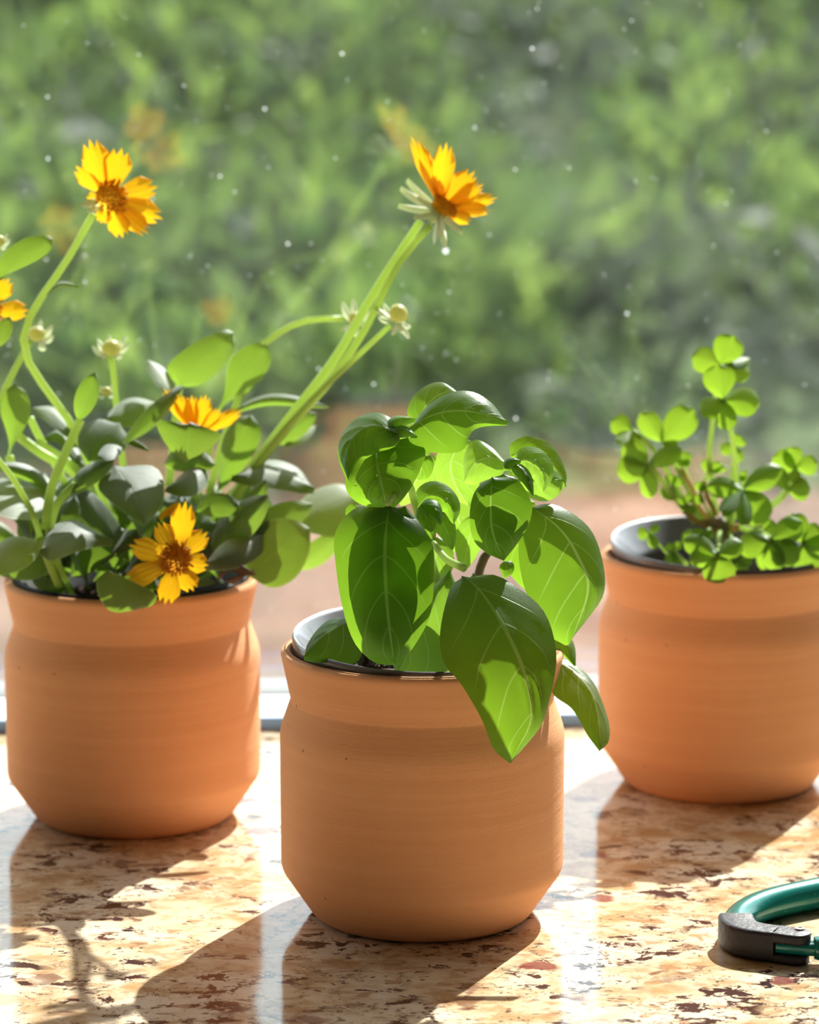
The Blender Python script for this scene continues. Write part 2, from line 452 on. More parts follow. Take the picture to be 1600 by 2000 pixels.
# ------------------------------------------------------------------ garden beyond the window
ZG = -1.2
struct(box('garden_ground', (-14, 1.75, ZG-.2), (14, 13.0, ZG), M['ground']))
def hz(x, y):
    return ZG + max(0, y-9.0)*.155 + .18*mnoise.noise((x*.35, y*.35, 2.0)) + (-.25 if y < 9.3 else 0)
vs, fs = [], []
nx, ny = 40, 40
for j in range(ny+1):
    for i in range(nx+1):
        x = -16+32*i/nx; y = 8.6+30*j/ny; vs.append((x, y, hz(x, y)))
for j in range(ny):
    for i in range(nx):
        a = j*(nx+1)+i; fs.append((a, a+1, a+nx+2, a+nx+1))
struct(mesh('garden_hillside', vs, fs, M['hill']))
def leaf_cards(name, n, seed, mat, lo, hi, label, cat, dens):
    r = random.Random(seed); vs, fs = [], []
    cnt = 0
    while cnt < n:
        y = r.uniform(*lo_hi_y); x = r.uniform(-.22*y-4, .22*y+4)
        d = mnoise.noise((x*.9+seed, y*.45, seed*1.3))
        if d < dens + r.uniform(-.15, .15): continue
        bush = max(0, mnoise.noise((x*.6-seed, y*.3, 7.0)))
        z = hz(x, y) + r.uniform(0, .25+1.3*bush)
        L = r.uniform(lo, hi); w = L*r.uniform(.3, .5)
        t = V((r.uniform(-1, 1), r.uniform(-1, 1), r.uniform(-.2, 1.3))).normalized()
        s = t.cross(V((r.uniform(-1, 1), r.uniform(-1, 1), r.uniform(-1, 1)))).normalized()
        nn = t.cross(s)
        p = V((x, y, z)); b = len(vs)
        vs += [p, p+t*L*.45+s*w*.5+nn*L*.06, p+t*L, p+t*L*.45-s*w*.5+nn*L*.06]
        fs += [(b, b+1, b+2), (b, b+2, b+3)]
        cnt += 1
    return vs, fs
lo_hi_y = (9.2, 34)
va, fa = leaf_cards('bright', 120000, 3, None, .10, .30, None, None, -.13)
vb, fb = leaf_cards('dull', 24000, 11, None, .08, .26, None, None, -.1)
o = mesh('hillside_foliage', va+vb, fa+[tuple(i+len(va) for i in f) for f in fb], M['foliage'], smooth=False)
o.data.materials.append(M['foliage_dull'])
o.data.polygons.foreach_set('material_index', [0]*len(fa)+[1]*len(fb))
setp(o, 'sunlit blurred green foliage covering the slope beyond the window', 'foliage', kind='stuff')

# ------------------------------------------------------------------ pots
R = .055
POTS = {'front': V((.0049, 1.1373, 0)), 'left': V((-.1198, 1.2773, 0)), 'right': V((.1403, 1.3326, 0))}
def round_corner(prof, idx_r):
    """replace polyline corners by small arcs (idx -> radius)"""
    out = []
    for i, p in enumerate(prof):
        if i in idx_r:
            a, b, c = np.array(prof[i-1]), np.array(p), np.array(prof[i+1])
            u = (a-b)/np.linalg.norm(a-b); w = (c-b)/np.linalg.norm(c-b); d = idx_r[i]
            p0, p1 = b+u*d, b+w*d
            for k in range(5):
                t = k/4; out.append(tuple((1-t)**2*p0+2*t*(1-t)*b+t*t*p1))
        else: out.append(tuple(p))
    return out
zc, zs, zn, zr = .3496*R, 1.3391*R, 1.5596*R, 1.9116*R
pot_prof = [(.0, .0), (.7646*R, 0), (R*.998, zc), (R, zs), (.9233*R, zn), (.997*R, zr), (.925*R, zr+.0008), (.85*R, zn), (.89*R, zs), (.89*R, zc), (.6*R, .006), (0, .006)]
pot_prof = round_corner(pot_prof, {1: .003, 2: .0022, 3: .0030, 4: .0008, 5: .0024, 6: .002, 7: .002, 8: .004})
def dense(prof, step=.0018):
    out = [prof[0]]
    for a, b in zip(prof, prof[1:]):
        n = max(1, int(math.hypot(b[0]-a[0], b[1]-a[1])/step))
        out += [(a[0]+(b[0]-a[0])*k/n, a[1]+(b[1]-a[1])*k/n) for k in range(1, n+1)]
    return out
pot_prof = dense(pot_prof)
def pot(key, label):
    c = POTS[key]
    o = lathe('terracotta_pot', pot_prof, M['terra'], (0, 0, 0))
    o.location = c
    setp(o, label, 'pot', 'terracotta pots on the worktop')
    return o
pot('front', 'terracotta pot in front holding the basil, with a shaped neck')
pot('left', 'terracotta pot at the left holding the yellow-flowered plant')
pot('right', 'terracotta pot at the right holding the clover, cut by the frame edge')
def liner(key, tilt, lift, label, seg=72, mat='liner'):
    c = POTS[key]
    prof = [(0.0, -.030), (.60*R, -.030), (.70*R, -.016), (.72*R, -.0085), (.885*R, .0034), (.903*R, .0038), (.912*R, .0024), (.908*R, -.0012), (.84*R, -.006), (.80*R, -.02)]
    prof = round_corner(prof, {2: .002, 3: .002, 4: .001})
    o = lathe('nursery_pot', prof, M[mat], (0, 0, 0), seg=seg)
    o.location = (c.x, c.y, zr+lift); o.rotation_euler = tilt
    return setp(o, label, 'plastic pot')
liner('front', (.062, .022, 0), .0012, 'black plastic nursery pot with raised rim inside the front basil pot')
liner('left', (0, 0, 0), -.0022, 'black plastic nursery pot sunk inside the left flower pot', mat='liner_dull')
liner('right', (.065, .03, 0), .0016, 'black plastic nursery pot with a raised pale rim inside the right clover pot')
def soil(key, z, label, r=.70*R, seed=1):
    c = POTS[key]; rr = random.Random(seed); bm = bmesh.new()
    n = 26; rings = 9
    vs = []; fs = []
    vs.append((c.x, c.y, z+.003))
    for j in range(1, rings+1):
        for k in range(n):
            a = 2*math.pi*k/n; q = r*j/rings
            vs.append((c.x+q*math.cos(a), c.y+q*math.sin(a), z+.003*(1-(j/rings)**2)+rr.uniform(-.0012, .0012)))
    for k in range(n): fs.append((0, 1+k, 1+(k+1) % n))
    for j in range(rings-1):
        for k in range(n):
            a = 1+j*n; fs.append((a+k, a+n+k, a+n+(k+1) % n, a+(k+1) % n))
    # crumbs of bark and peat
    for i in range(420):
        a = rr.uniform(0, 2*math.pi); q = r*math.sqrt(rr.random())*.97
        p = V((c.x+q*math.cos(a), c.y+q*math.sin(a), z+.002+.003*(1-(q/r)**2)+rr.uniform(0, .0015)))
        s = rr.uniform(.0006, .0019); b = len(vs)
        ax = [V((rr.gauss(0, 1), rr.gauss(0, 1), rr.gauss(0, 1))).normalized() for _ in range(3)]
        vs += [p+ax[0]*s*1.5, p+ax[1]*s, p+ax[2]*s, p-(ax[0]+ax[1]+ax[2])*s*.6]
        fs += [(b, b+1, b+2), (b, b+2, b+3), (b, b+3, b+1), (b+1, b+3, b+2)]
    o = mesh('potting_soil', vs, fs, M['soil'], smooth=False)
    return setp(o, label, 'soil', kind='stuff')
soil('front', zr-.0155, 'dark crumbly potting soil under the basil', seed=1)
soil('left', zr-.0145, 'dark potting soil under the yellow-flowered plant', seed=2)
soil('right', zr-.0175, 'dark potting soil under the clover', seed=3)

# ------------------------------------------------------------------ leaves
def shp(kind, t):
    if kind == 'spat':                       # spoon: narrow stalk, broad rounded end
        a = .10+.90*max(0, min(1, (t-.12)/.52))**1.6*(3-2*max(0, min(1, (t-.12)/.52)))**.6/1.0 if t < .64 else 1.0
        a = min(1.0, a)
        if t > .64: a = math.sqrt(max(0, 1-((t-.64)/.36)**2))
        return a
    if kind == 'oval': return math.sin(math.pi*min(1, max(0, t)))**.62
    if kind == 'ovate':                      # basil
        return (math.sin(math.pi*t**.72))**.75*(1-.12*t) if 0 < t < 1 else 0.0
    if kind == 'lance': return math.sin(math.pi*t)**.8*(.9)+.04
    if kind == 'heart':                      # clover leaflet: wedge with broad end
        return math.sin(math.pi/2*min(1, t/.6))**.85 if t < .6 else math.sqrt(max(0, 1-((t-.6)/.41)**2.4))
    if kind == 'petal': return .30+.70*min(1, t/.62)**.8 if t < .9 else 1.0-.25*((t-.9)/.1)
    return 1.0
def leafmesh(name, parent, mat, mid, Y0, d=0.0, beta=0.0, az=0.0, hw=20, shape='spat', left=None, right=None,
             cup=0.0, bend=0.0, anchor='mid', nu=8, nv=14, quilt=0.0, wave=0.0, n_side=4.5, slope=.36, teeth=0, seed=0):
    """mid: pixel midrib [(x,y)..]; the leaf lies on a real plane at depth Y0+d cm whose normal leans beta deg up and az deg right,
    then is cupped, bent and quilted along that normal"""
    rr = random.Random(seed*7+int(mid[0][0])*3+int(mid[0][1]))
    b, a = math.radians(beta), math.radians(az)
    n = V((math.sin(a)*math.cos(b), -math.cos(a)*math.cos(b), math.sin(b)))
    ref = mid[0] if anchor == 'base' else mid[len(mid)//2] if len(mid) > 2 else tuple((np.array(mid[0])+np.array(mid[-1]))/2)
    P0 = at(ref[0], ref[1], Y0+d/100.0)
    m = catmull(mid, nv+1)
    if left is not None:
        lf = catmull(left, nv+1); rt = catmull(right, nv+1)
    else:
        lf, rt = [], []
        for i in range(nv+1):
            t = i/nv; tg = m[min(i+1, nv)]-m[max(i-1, 0)]; tg = tg/max(1e-6, np.linalg.norm(tg))
            pr = np.array((-tg[1], tg[0])); w = hw*shp(shape, t)
            lf.append(m[i]-pr*w); rt.append(m[i]+pr*w)
    vs, uvs, fs = [], [], []
    Lw = (onplane(*mid[0], P0, n)-onplane(*mid[-1], P0, n)).length
    ph = rr.uniform(0, 6.28)
    for i in range(nv+1):
        t = i/nv
        for j in range(nu+1):
            u = 2*j/nu-1
            e = lf[i] if u < 0 else rt[i]
            q = m[i]+(e-m[i])*abs(u)
            if teeth and t > .55:
                k = (t-.55)/.45
                tgv = m[-1]-m[0]; tgv = tgv/max(1e-6, np.linalg.norm(tgv))
                q = q + tgv*k*k*np.linalg.norm(m[-1]-m[0])*(.10*math.cos(teeth*math.pi*u)-.16*u*u)
            p = onplane(q[0], q[1], P0, n)
            wloc_ = Lw*.4
            off = cup*wloc_*(u*u) + bend*Lw*((t-.5)**2*4 if anchor == 'mid' else t*t)
            if quilt:
                au = abs(u); qq = (t-slope*au**1.25)*n_side; f = abs(qq-math.floor(qq)-.5)
                val = (1-min(1, f/.22))**2; midr = (1-min(1, au/.16))**2
                env = math.sin(math.pi*t)**.5*(1-.75*au**3)
                off -= quilt*Lw*max(val*.8, midr)*env
            if wave:
                off += wave*Lw*abs(u)**2*math.sin(ph+t*9+(2.0 if u > 0 else 0))
            vs.append(p+n*(-off)); uvs.append((j/nu, t))
    for i in range(nv):
        for j in range(nu):
            k = i*(nu+1)+j; fs.append((k, k+1, k+nu+2, k+nu+1))
    return mesh(name, vs, fs, mat, parent, uvs=uvs)

# ------------------------------------------------------------------ coreopsis (left pot)
YL = POTS['left'].y
core = empty('coreopsis_plant', (POTS['left'].x, YL, zr-.012), 'coreopsis plant with yellow toothed flowers and grey-green leaves in the left pot', 'plant')
def CL(mid, hw, d=0, beta=10, az=0, shape='spat', cup=.12, bend=.05, **k):
    if beta >= 48: beta, az = min(66, beta+5), az+30      # the flatter leaves lean to the light
    return leafmesh('leaf', core, M['core'], mid, YL, d, beta, az, hw, shape, cup=cup, bend=bend, quilt=.010, n_side=3, slope=.55, **k)
# back row, glowing
CL([(352, 757), (395, 705), (461, 650)], 0, 3, 5, 20, left=[(352, 757), (330, 716), (380, 672), (440, 645), (461, 650)], right=[(352, 757), (395, 752), (440, 715), (462, 680), (461, 650)], cup=.15)
CL([(341, 772), (318, 735), (289, 697)], 17, 2, 50, 15, shape='oval')
CL([(425, 808), (455, 760), (478, 725), (525, 677)], 36, 3.5, 0, 10, cup=.05)
CL([(440, 792), (462, 765), (494, 735)], 17, 4.5, 5, 0)
CL([(448, 802), (530, 778), (642, 790)], 12, 4, 25, 0, shape='lance')
CL([(545, 868), (580, 835), (618, 806)], 20, 4.5, 10, 0, shape='oval')
CL([(556, 865), (590, 850), (619, 826)], 11, 5, 50, 0, shape='oval')
CL([(250, 868), (300, 820), (363, 756)], 19, -1.6, 0, 30, shape='lance', cup=.25)
CL([(362, 905), (368, 865), (372, 826)], 0, -2.8, -5, 15, left=[(362, 905), (330, 875), (310, 840), (312, 822), (372, 832)], right=[(362, 905), (400, 885), (425, 865), (431, 848), (372, 826)], cup=.2)
CL([(420, 965), (455, 890), (487, 812)], 0, .8, 5, -10, left=[(420, 965), (425, 900), (435, 850), (460, 818), (487, 812)], right=[(420, 965), (465, 925), (497, 880), (506, 840), (487, 812)], cup=.2)
CL([(455, 922), (535, 922), (617, 946)], 0, 0, 62, 5, left=[(455, 922), (490, 897), (540, 887), (590, 905), (617, 946)], right=[(455, 922), (490, 936), (540, 944), (590, 950), (617, 946)], cup=.2)
CL([(470, 1005), (490, 985), (532, 985)], 20, 3.5, 20, 0)
CL([(478, 965), (492, 958), (505, 955)], 12, 2, 60, 0, shape='oval')
CL([(485, 1122), (545, 1075), (604, 1030)], 0, -2.5, 30, -12, left=[(485, 1122), (490, 1040), (535, 1012), (580, 1014), (604, 1030)], right=[(485, 1122), (530, 1146), (575, 1128), (602, 1080), (604, 1030)], cup=.08)
CL([(400, 1096), (460, 1075), (521, 1036)], 0, -3.4, 52, -5, left=[(400, 1096), (425, 1060), (460, 1035), (500, 1027), (521, 1036)], right=[(400, 1096), (450, 1100), (495, 1085), (520, 1060), (521, 1036)], cup=.25)
CL([(548, 1046), (625, 1000), (712, 958)], 0, 3.0, 46, 5, left=[(548, 1046), (565, 1000), (605, 955), (665, 935), (712, 958)], right=[(548, 1046), (605, 1032), (650, 1042), (690, 1020), (712, 958)], cup=.18)
CL([(575, 1112), (620, 1080), (668, 1040)], 24, 4.0, 5, 0, shape='oval')
# middle and front
CL([(222, 900), (258, 960), (284, 1015)], 0, -3.5, 52, -12, left=[(222, 900), (300, 903), (322, 940), (316, 980), (284, 1015)], right=[(222, 900), (192, 938), (208, 965), (240, 990), (284, 1015)], cup=.14)
CL([(172, 892), (200, 855), (236, 822)], 0, -1.5, 42, 10, left=[(172, 892), (152, 860), (160, 830), (195, 811), (236, 822)], right=[(172, 892), (215, 890), (245, 870), (250, 845), (236, 822)], cup=.3)
CL([(240, 852), (262, 863), (292, 876)], 7, -1.8, 60, 0, shape='lance')
CL([(210, 812), (255, 800), (306, 782)], 28, 1, 48, -10, shape='oval', cup=.2)
CL([(142, 960), (170, 930), (228, 893)], 20, -3.2, 25, 20, shape='oval', cup=.35)
CL([(155, 822), (168, 780), (188, 728)], 22, -2.6, 0, 15, shape='oval')
CL([(18, 895), (30, 830), (32, 752)], 30, -1.5, 0, 15, shape='spat')
CL([(64, 790), (105, 808), (150, 850)], 17, 1, 60, 0, shape='oval')
CL([(88, 850), (120, 850), (165, 905)], 15, .5, 58, 0, shape='oval')
CL([(192, 888), (215, 880), (240, 872)], 16, -2.2, 60, 0, shape='oval')
CL([(82, 1064), (150, 1040), (226, 1048)], 0, -4.2, 60, 10, left=[(82, 1064), (100, 1020), (145, 1003), (175, 1018), (226, 1048)], right=[(82, 1064), (105, 1082), (150, 1068), (190, 1056), (226, 1048)], cup=.2)
CL([(84, 1052), (40, 1068), (-25, 1098)], 34, -4.5, 55, 15, shape='oval', cup=.2)
CL([(112, 985), (50, 965), (-40, 958)], 44, -2.5, 62, 15, shape='oval', cup=.15)
CL([(108, 968), (60, 925), (-15, 905)], 15, -2.0, 10, 20, shape='oval', cup=.3)
CL([(325, 948), (365, 935), (409, 908)], 0, -2.6, 55, 0, left=[(325, 948), (355, 920), (390, 896), (408, 898), (409, 908)], right=[(325, 948), (350, 960), (385, 960), (408, 935), (409, 908)], cup=.2)
CL([(320, 905), (360, 895), (420, 905)], 26, -1.4, 35, 0, shape='oval')
CL([(382, 996), (425, 985), (474, 992)], 24, -2.2, 25, 0, shape='oval')
CL([(300, 1050), (330, 1020), (390, 1000)], 28, -1.5, 25, 0, shape='oval')
CL([(212, 1112), (235, 1150), (290, 1186)], 0, -6.2, 12, 10, left=[(212, 1112), (265, 1138), (305, 1160), (303, 1178), (290, 1186)], right=[(212, 1112), (189, 1135), (197, 1172), (225, 1196), (290, 1186)], cup=.1)
CL([(230, 1040), (280, 1050), (335, 1040)], 26, -2.0, 30, 0, shape='oval')
CL([(4, 548), (50, 495), (106, 468)], 0, -1.0, 5, 20, left=[(-8, 545), (5, 500), (50, 465), (100, 460), (106, 468)], right=[(-8, 545), (40, 525), (80, 505), (104, 485), (106, 468)], cup=.1)
CL([(-14, 680), (5, 650), (20, 618)], 17, -1.2, 5, 10, shape='oval')
CL([(92, 572), (118, 552), (156, 556)], 5, -.3, 50, 0, shape='lance', nu=4, nv=8)
CL([(62, 1132), (90, 1142), (125, 1150)], 14, -3.6, 25, 0, shape='oval')
CL([(0, 1108), (60, 1105), (125, 1070)], 26, -3.4, 30, 10, shape='oval')
CL([(375, 1140), (400, 1135), (420, 1136)], 9, -3.4, 40, 0, shape='lance')
# deeper leaves filling the crown of the plant, each its own
rr = random.Random(21)
for i in range(84):
    x0 = rr.uniform(40, 470); y0 = rr.uniform(1050, 1150)
    ang = math.radians(rr.uniform(-70, 70)); L = rr.uniform(90, 190)
    x1 = x0+math.sin(ang)*L; y1 = max(870 + abs(x0-250)*.25, y0-math.cos(ang)*L)
    d = rr.uniform(-2.6, 3.4)
    if y0 > 1110: d = max(d, -2.6)
    CL([(x0, y0), ((x0+x1)/2+rr.uniform(-10, 10), (y0+y1)/2), (x1, y1)], rr.uniform(20, 34), d, rr.uniform(5, 50), rr.uniform(-30, 30), shape=rr.choice(['spat', 'oval']), cup=rr.uniform(.05, .25), nu=6, nv=10)
# stems
def CS(pts, r, d0=None, name='stem', mat='stem'):
    return stem(name, pts, r, M[mat], core, YL)
CS([(182, 418, -.2), (130, 510, 0), (75, 590, 0), (46, 655, -.2), (58, 712, -.2), (105, 780, 0), (150, 850, .4), (215, 1010, 1), (250, 1120, 1)], [7, 7.5, 8, 8])
CS([(822, 432, .3), (735, 565, .4), (655, 700, .6), (560, 825, .8), (470, 950, .8), (390, 1110, .5)], [8, 9, 11, 12])
CS([(842, 440, -.2), (775, 520, 0), (715, 640, .1), (640, 750, .3), (545, 855, .5), (460, 970, .6), (380, 1110, .4)], [6.5, 7.5, 9, 11])
CS([(762, 636, -.4), (700, 694, -.3), (620, 770, 0), (530, 870, .2), (450, 980, .3), (370, 1110, .3)], [5, 6.5, 7.5, 8])
CS([(672, 622, 6), (600, 626, 6), (545, 650, 5.5), (505, 690, 5), (440, 850, 4), (380, 1080, 2.5)], [6, 7, 8, 8])
CS([(215, 695, 2), (222, 730, 2), (228, 800, 2), (245, 950, 1.5), (260, 1110, 1)], [6.5, 7, 7.5])
CS([(60, 665, 3), (30, 720, 2.5), (-5, 790, 2)], [6, 7])
CS([(88, 1035, -4), (100, 955, -3.6), (130, 880, -3), (157, 820, -2.6)], [9, 9, 8.5])
CS([(95, 1045, -3.9), (112, 985, -3.6), (148, 945, -3.2)], [7, 8, 8])
CS([(82, 1062, -4), (62, 1000, -4), (25, 935, -3.8), (-10, 890, -3.6)], [6, 6, 6])
CS([(78, 1050, -4.1), (100, 1110, -4), (118, 1150, -3.4), (130, 1180, -2)], [8, 8, 7])
CS([(85, 1055, -4), (115, 1105, -3.8), (138, 1155, -3), (150, 1185, -2)], [7, 7, 6])
CS([(20, 840, 1), (80, 885, .8), (145, 925, .5), (190, 1000, 0)], [10, 10, 9], mat='stem')
CS([(72, 862, .4), (110, 885, .3), (148, 915, 0), (190, 980, 0)], [7, 7, 7])
CS([(58, 815, 1.5), (75, 850, 1.5), (120, 930, 1.2), (180, 1040, 1)], [8, 8, 8])
CS([(18, 890, -1.5), (30, 935, -1.5), (75, 1030, -1.5)], [9, 9, 8])
CS([(425, 805, 3.5), (415, 850, 3), (380, 990, 2)], [7, 8, 8])
CS([(350, 755, 3), (345, 800, 2.5), (330, 950, 1.8)], [8, 8, 8])

def flower(px, py, d, petals, face, Y0, disc_r, eye=False, sepals=(), name='flower', dome=.75, closed=False):
    """petals: (tip x, tip y, half width px, beta, az); face = normal of the disc"""
    c = at(px, py, Y0+d/100.0); n = V(face).normalized(); r = disc_r*Y0/FPX
    a = n.orthogonal().normalized(); b = n.cross(a)
    vs, fs = [], []
    rows, cols = 7, 18
    for i in range(rows+1):
        th = (math.pi/2)*i/rows
        for k in range(cols):
            ph = 2*math.pi*k/cols
            vs.append(c + (a*math.cos(ph)+b*math.sin(ph))*r*math.cos(th)*.95 + n*r*dome*math.sin(th)*.8 - n*r*.15)
    for i in range(rows):
        for k in range(cols):
            fs.append((i*cols+k, i*cols+(k+1) % cols, (i+1)*cols+(k+1) % cols, (i+1)*cols+k))
    g = random.Random(int(px))
    for i in range(90):                       # disc florets
        q = math.sqrt((i+.5)/90); ph = i*2.39996
        p0 = c + (a*math.cos(ph)+b*math.sin(ph))*r*q + n*r*dome*math.sqrt(max(0, 1-q*q*.9))*.72 - n*r*.1
        dr = (n + (a*math.cos(ph)+b*math.sin(ph))*q*.8 + V((g.gauss(0, .2), g.gauss(0, .2), g.gauss(0, .2)))).normalized()
        h = r*g.uniform(.28, .5)*(1.15 if q > .5 else .7); w = r*.07
        e1 = dr.orthogonal().normalized(); e2 = dr.cross(e1); k0 = len(vs)
        vs += [p0+e1*w, p0+e2*w, p0-e1*w, p0-e2*w, p0+dr*h+e1*w*1.3, p0+dr*h+e2*w*1.3, p0+dr*h-e1*w*1.3, p0+dr*h-e2*w*1.3]
        for j in range(4): fs.append((k0+j, k0+(j+1) % 4, k0+4+(j+1) % 4, k0+4+j))
        fs.append((k0+4, k0+5, k0+6, k0+7))
    f = mesh(name, vs, fs, M['disc_dark'] if eye else M['disc'], core)
    for i, (tx, ty, hw, be, az) in enumerate(petals):
        v = np.array((tx-px, ty-py), float); L = np.linalg.norm(v); v /= L
        bx, by = px+v[0]*disc_r*.55, py+v[1]*disc_r*.55
        leafmesh('petal', f, M['petal_eye'] if eye else M['petal'], [(bx, by), ((bx+tx)/2, (by+ty)/2), (tx-v[0]*4, ty-v[1]*4)], Y0, d-.05*(i % 2)+.12, be, az, hw, 'petal',
                 cup=.18, bend=.06, anchor='base', nu=12, nv=10, teeth=3.0, seed=i)
    for i, (tx, ty, hw, dd) in enumerate(sepals):
        leafmesh('sepal', f, M['sepal'], [(px, py), ((px+tx)/2, (py+ty)/2), (tx, ty)], Y0, d+dd, 58, 30, hw, 'lance', cup=.3, bend=-.06, anchor='base', nu=4, nv=8)
    return f
flower(214, 386, -.3, [(176, 278, 27, -12, 10), (238, 294, 29, -15, 15), (308, 366, 26, -8, 35), (316, 428, 24, -12, 25), (240, 464, 22, -5, 5), (288, 456, 20, -10, 10), (196, 438, 16, 0, -5), (148, 326, 22, -5, -15), (166, 396, 18, 0, -20)],
       (.45, -.85, .22), YL, 29, dome=.8, sepals=[(160, 400, 6, .6), (172, 412, 6, .6), (165, 392, 5, .5)])
flower(862, 408, 0, [(802, 274, 17, -5, -30), (822, 300, 15, -10, -10), (873, 286, 22, -20, 10), (928, 338, 23, -12, 30), (970, 388, 15, -8, 20), (958, 412, 15, -10, 15), (922, 432, 15, 0, 10), (855, 335, 16, -5, 0), (888, 434, 13, 0, 0), (944, 362, 16, -8, 20)],
       (.65, -.30, .68), YL, 24, dome=1.0, sepals=[(782, 368, 6, .5), (778, 402, 5, .5), (795, 352, 5, .5), (808, 424, 6, .1), (850, 474, 6, .1), (872, 480, 7, -.2), (903, 454, 5, 0), (815, 385, 6, -.3)])
stem('receptacle', [(838, 432, 0), (848, 424, 0), (856, 412, 0)], [6, 13, 20], M['sepal'], core, YL)
flower(345, 1092, -6.0, [(362, 984, 24, -5, 0), (406, 1040, 21, 5, 20), (408, 1104, 20, 10, 15), (378, 1154, 21, 15, 5), (322, 1178, 23, 18, 0), (244, 1136, 22, 10, -15), (252, 1066, 23, 0, -20), (308, 1022, 20, -5, -10)],
       (-.1, -.95, .2), YL, 27, eye=True, dome=.6)
flower(384, 852, -.8, [(322, 764, 15, -10, 0), (346, 774, 17, -15, 0), (374, 774, 15, -10, 0), (402, 774, 17, -12, 0), (470, 804, 14, -5, 0), (430, 800, 13, -8, 0)],
       (.1, .3, .95), YL, 24)
flower(-28, 606, 0, [(18, 545, 22, -5, 10), (56, 606, 20, 10, 20), (14, 662, 20, 10, 20), (-60, 560, 20, 0, 0), (-70, 650, 20, 0, 0), (-30, 530, 20, 0, 0)],
       (.3, -.9, .2), YL, 28)
for q in ((322, 1003), (334, 996)):
    leafmesh('fallen_petal', core, M['petal'], [(q[0]-10, q[1]+12), q, (q[0]+22, q[1]-8)], YL, -3.2, 40, 0, 9, 'petal', nu=6, nv=6)
def bud(px, py, d, r, sep, ax=(0, 0, 1), col='bud', big=False):
    c = at(px, py, YL+d/100.0); rw = r*YL/FPX
    bm = bmesh.new(); bmesh.ops.create_icosphere(bm, subdivisions=3, radius=rw)
    z = V(ax).normalized(); q = V((0, 0, 1)).rotation_difference(z)
    for v in bm.verts:
        k = math.atan2(v.co.y, v.co.x); s = 1+.07*math.cos(5*k)*(1-abs(v.co.z)/rw)
        v.co = V((v.co.x*s, v.co.y*s, v.co.z*.92)); v.co = q @ v.co + c
    o = from_bm('flower_bud', bm, M[col], core, smooth=True)
    for i, (tx, ty, hw, dd) in enumerate(sep):
        x0, y0 = px+(tx-px)*.25, py+r*.7+(ty-py)*.12
        leafmesh('sepal', o, M['sepal'], [(x0, y0), ((x0+tx)/2, (y0+ty)/2+4), (tx, ty)], YL, d+dd, 30, 0, hw, 'lance', cup=.2, nu=4, nv=8)
    return o
bud(778, 612, -.4, 19, [(730, 595, 6, .2), (738, 618, 6, -.1), (748, 590, 6, .4), (800, 660, 6, -.3), (803, 638, 6, 0), (765, 655, 6, -.4), (785, 650, 6, -.5)], (.6, -.2, .7))
bud(217, 680, 2, 19, [(180, 675, 7, .3), (190, 660, 6, .5), (243, 655, 6, .5), (253, 668, 6, .3), (213, 652, 6, .6), (240, 690, 6, -.3), (195, 690, 6, -.3)])
bud(694, 622, 6, 15, [(668, 588, 7, .3), (690, 582, 6, .3), (728, 628, 7, 0), (700, 660, 7, -.2), (668, 640, 7, -.2), (722, 600, 6, .3)])
bud(72, 652, 3, 17, [(103, 634, 7, .2), (105, 655, 7, 0), (90, 682, 8, -.2), (52, 630, 6, .3), (45, 660, 6, 0), (80, 622, 6, .3)])
bud(207, 764, .5, 10, [(195, 752, 5, 0), (218, 750, 5, 0), (222, 768, 5, -.1), (193, 772, 5, -.1)])
bud(-2, 470, -.5, 12, [(20, 465, 5, 0), (12, 480, 5, 0), (14, 456, 5, 0)])
for pts, w in (([(425, 1125), (455, 1100), (500, 1120)], 9), ([(440, 1135), (470, 1122), (496, 1112)], 6), ([(300, 1150), (330, 1168), (372, 1166)], 8)):
    leafmesh('dry_leaf', core, M['dry'], pts, YL, -3.6, 45, 0, w, 'lance', cup=.4, wave=.1)

# ------------------------------------------------------------------ basil (front pot)
YF = POTS['front'].y
bas = empty('basil_plant', (POTS['front'].x, YF, zr-.013), 'leafy green basil plant drooping over the front pot', 'plant')
def BL(mid, d=0, beta=15, az=0, hw=30, mat='basil', left=None, right=None, cup=.12, bend=.06, quilt=.012, nu=16, nv=24, shape='ovate', wave=0.008, **k):
    return leafmesh('leaf', bas, M[mat], mid, YF, d, beta, az, hw, shape, left, right, cup, bend, 'mid', nu, nv, quilt, wave, **k)
# large leaves
BL([(757, 982), (752, 1080), (757, 1186), (768, 1292)], -4.6, 20, -8, left=[(757, 982), (690, 985), (650, 1035), (653, 1110), (668, 1195), (690, 1255), (728, 1290), (768, 1292)], right=[(757, 982), (800, 1000), (838, 1050), (845, 1100), (838, 1190), (812, 1245), (785, 1280), (768, 1292)], cup=.22)
BL([(905, 1108), (944, 1153), (991, 1236), (1026, 1318), (1040, 1400), (1003, 1470)], -6.5, 35, 4, left=[(905, 1108), (885, 1125), (866, 1195), (861, 1256), (875, 1300), (899, 1325), (945, 1396), (968, 1446), (1003, 1470)], right=[(905, 1108), (965, 1105), (1014, 1137), (1060, 1180), (1082, 1230), (1089, 1290), (1070, 1380), (1054, 1414), (1003, 1470)], cup=.12, bend=.1)
BL([(1042, 985), (1096, 1033), (1129, 1087), (1150, 1150), (1121, 1256)], -1.5, 18, 18, left=[(1042, 985), (1030, 1020), (1022, 1075), (1034, 1150), (1076, 1230), (1121, 1256)], right=[(1042, 985), (1096, 980), (1158, 1025), (1184, 1092), (1189, 1155), (1160, 1205), (1121, 1256)], cup=.2, bend=.08)
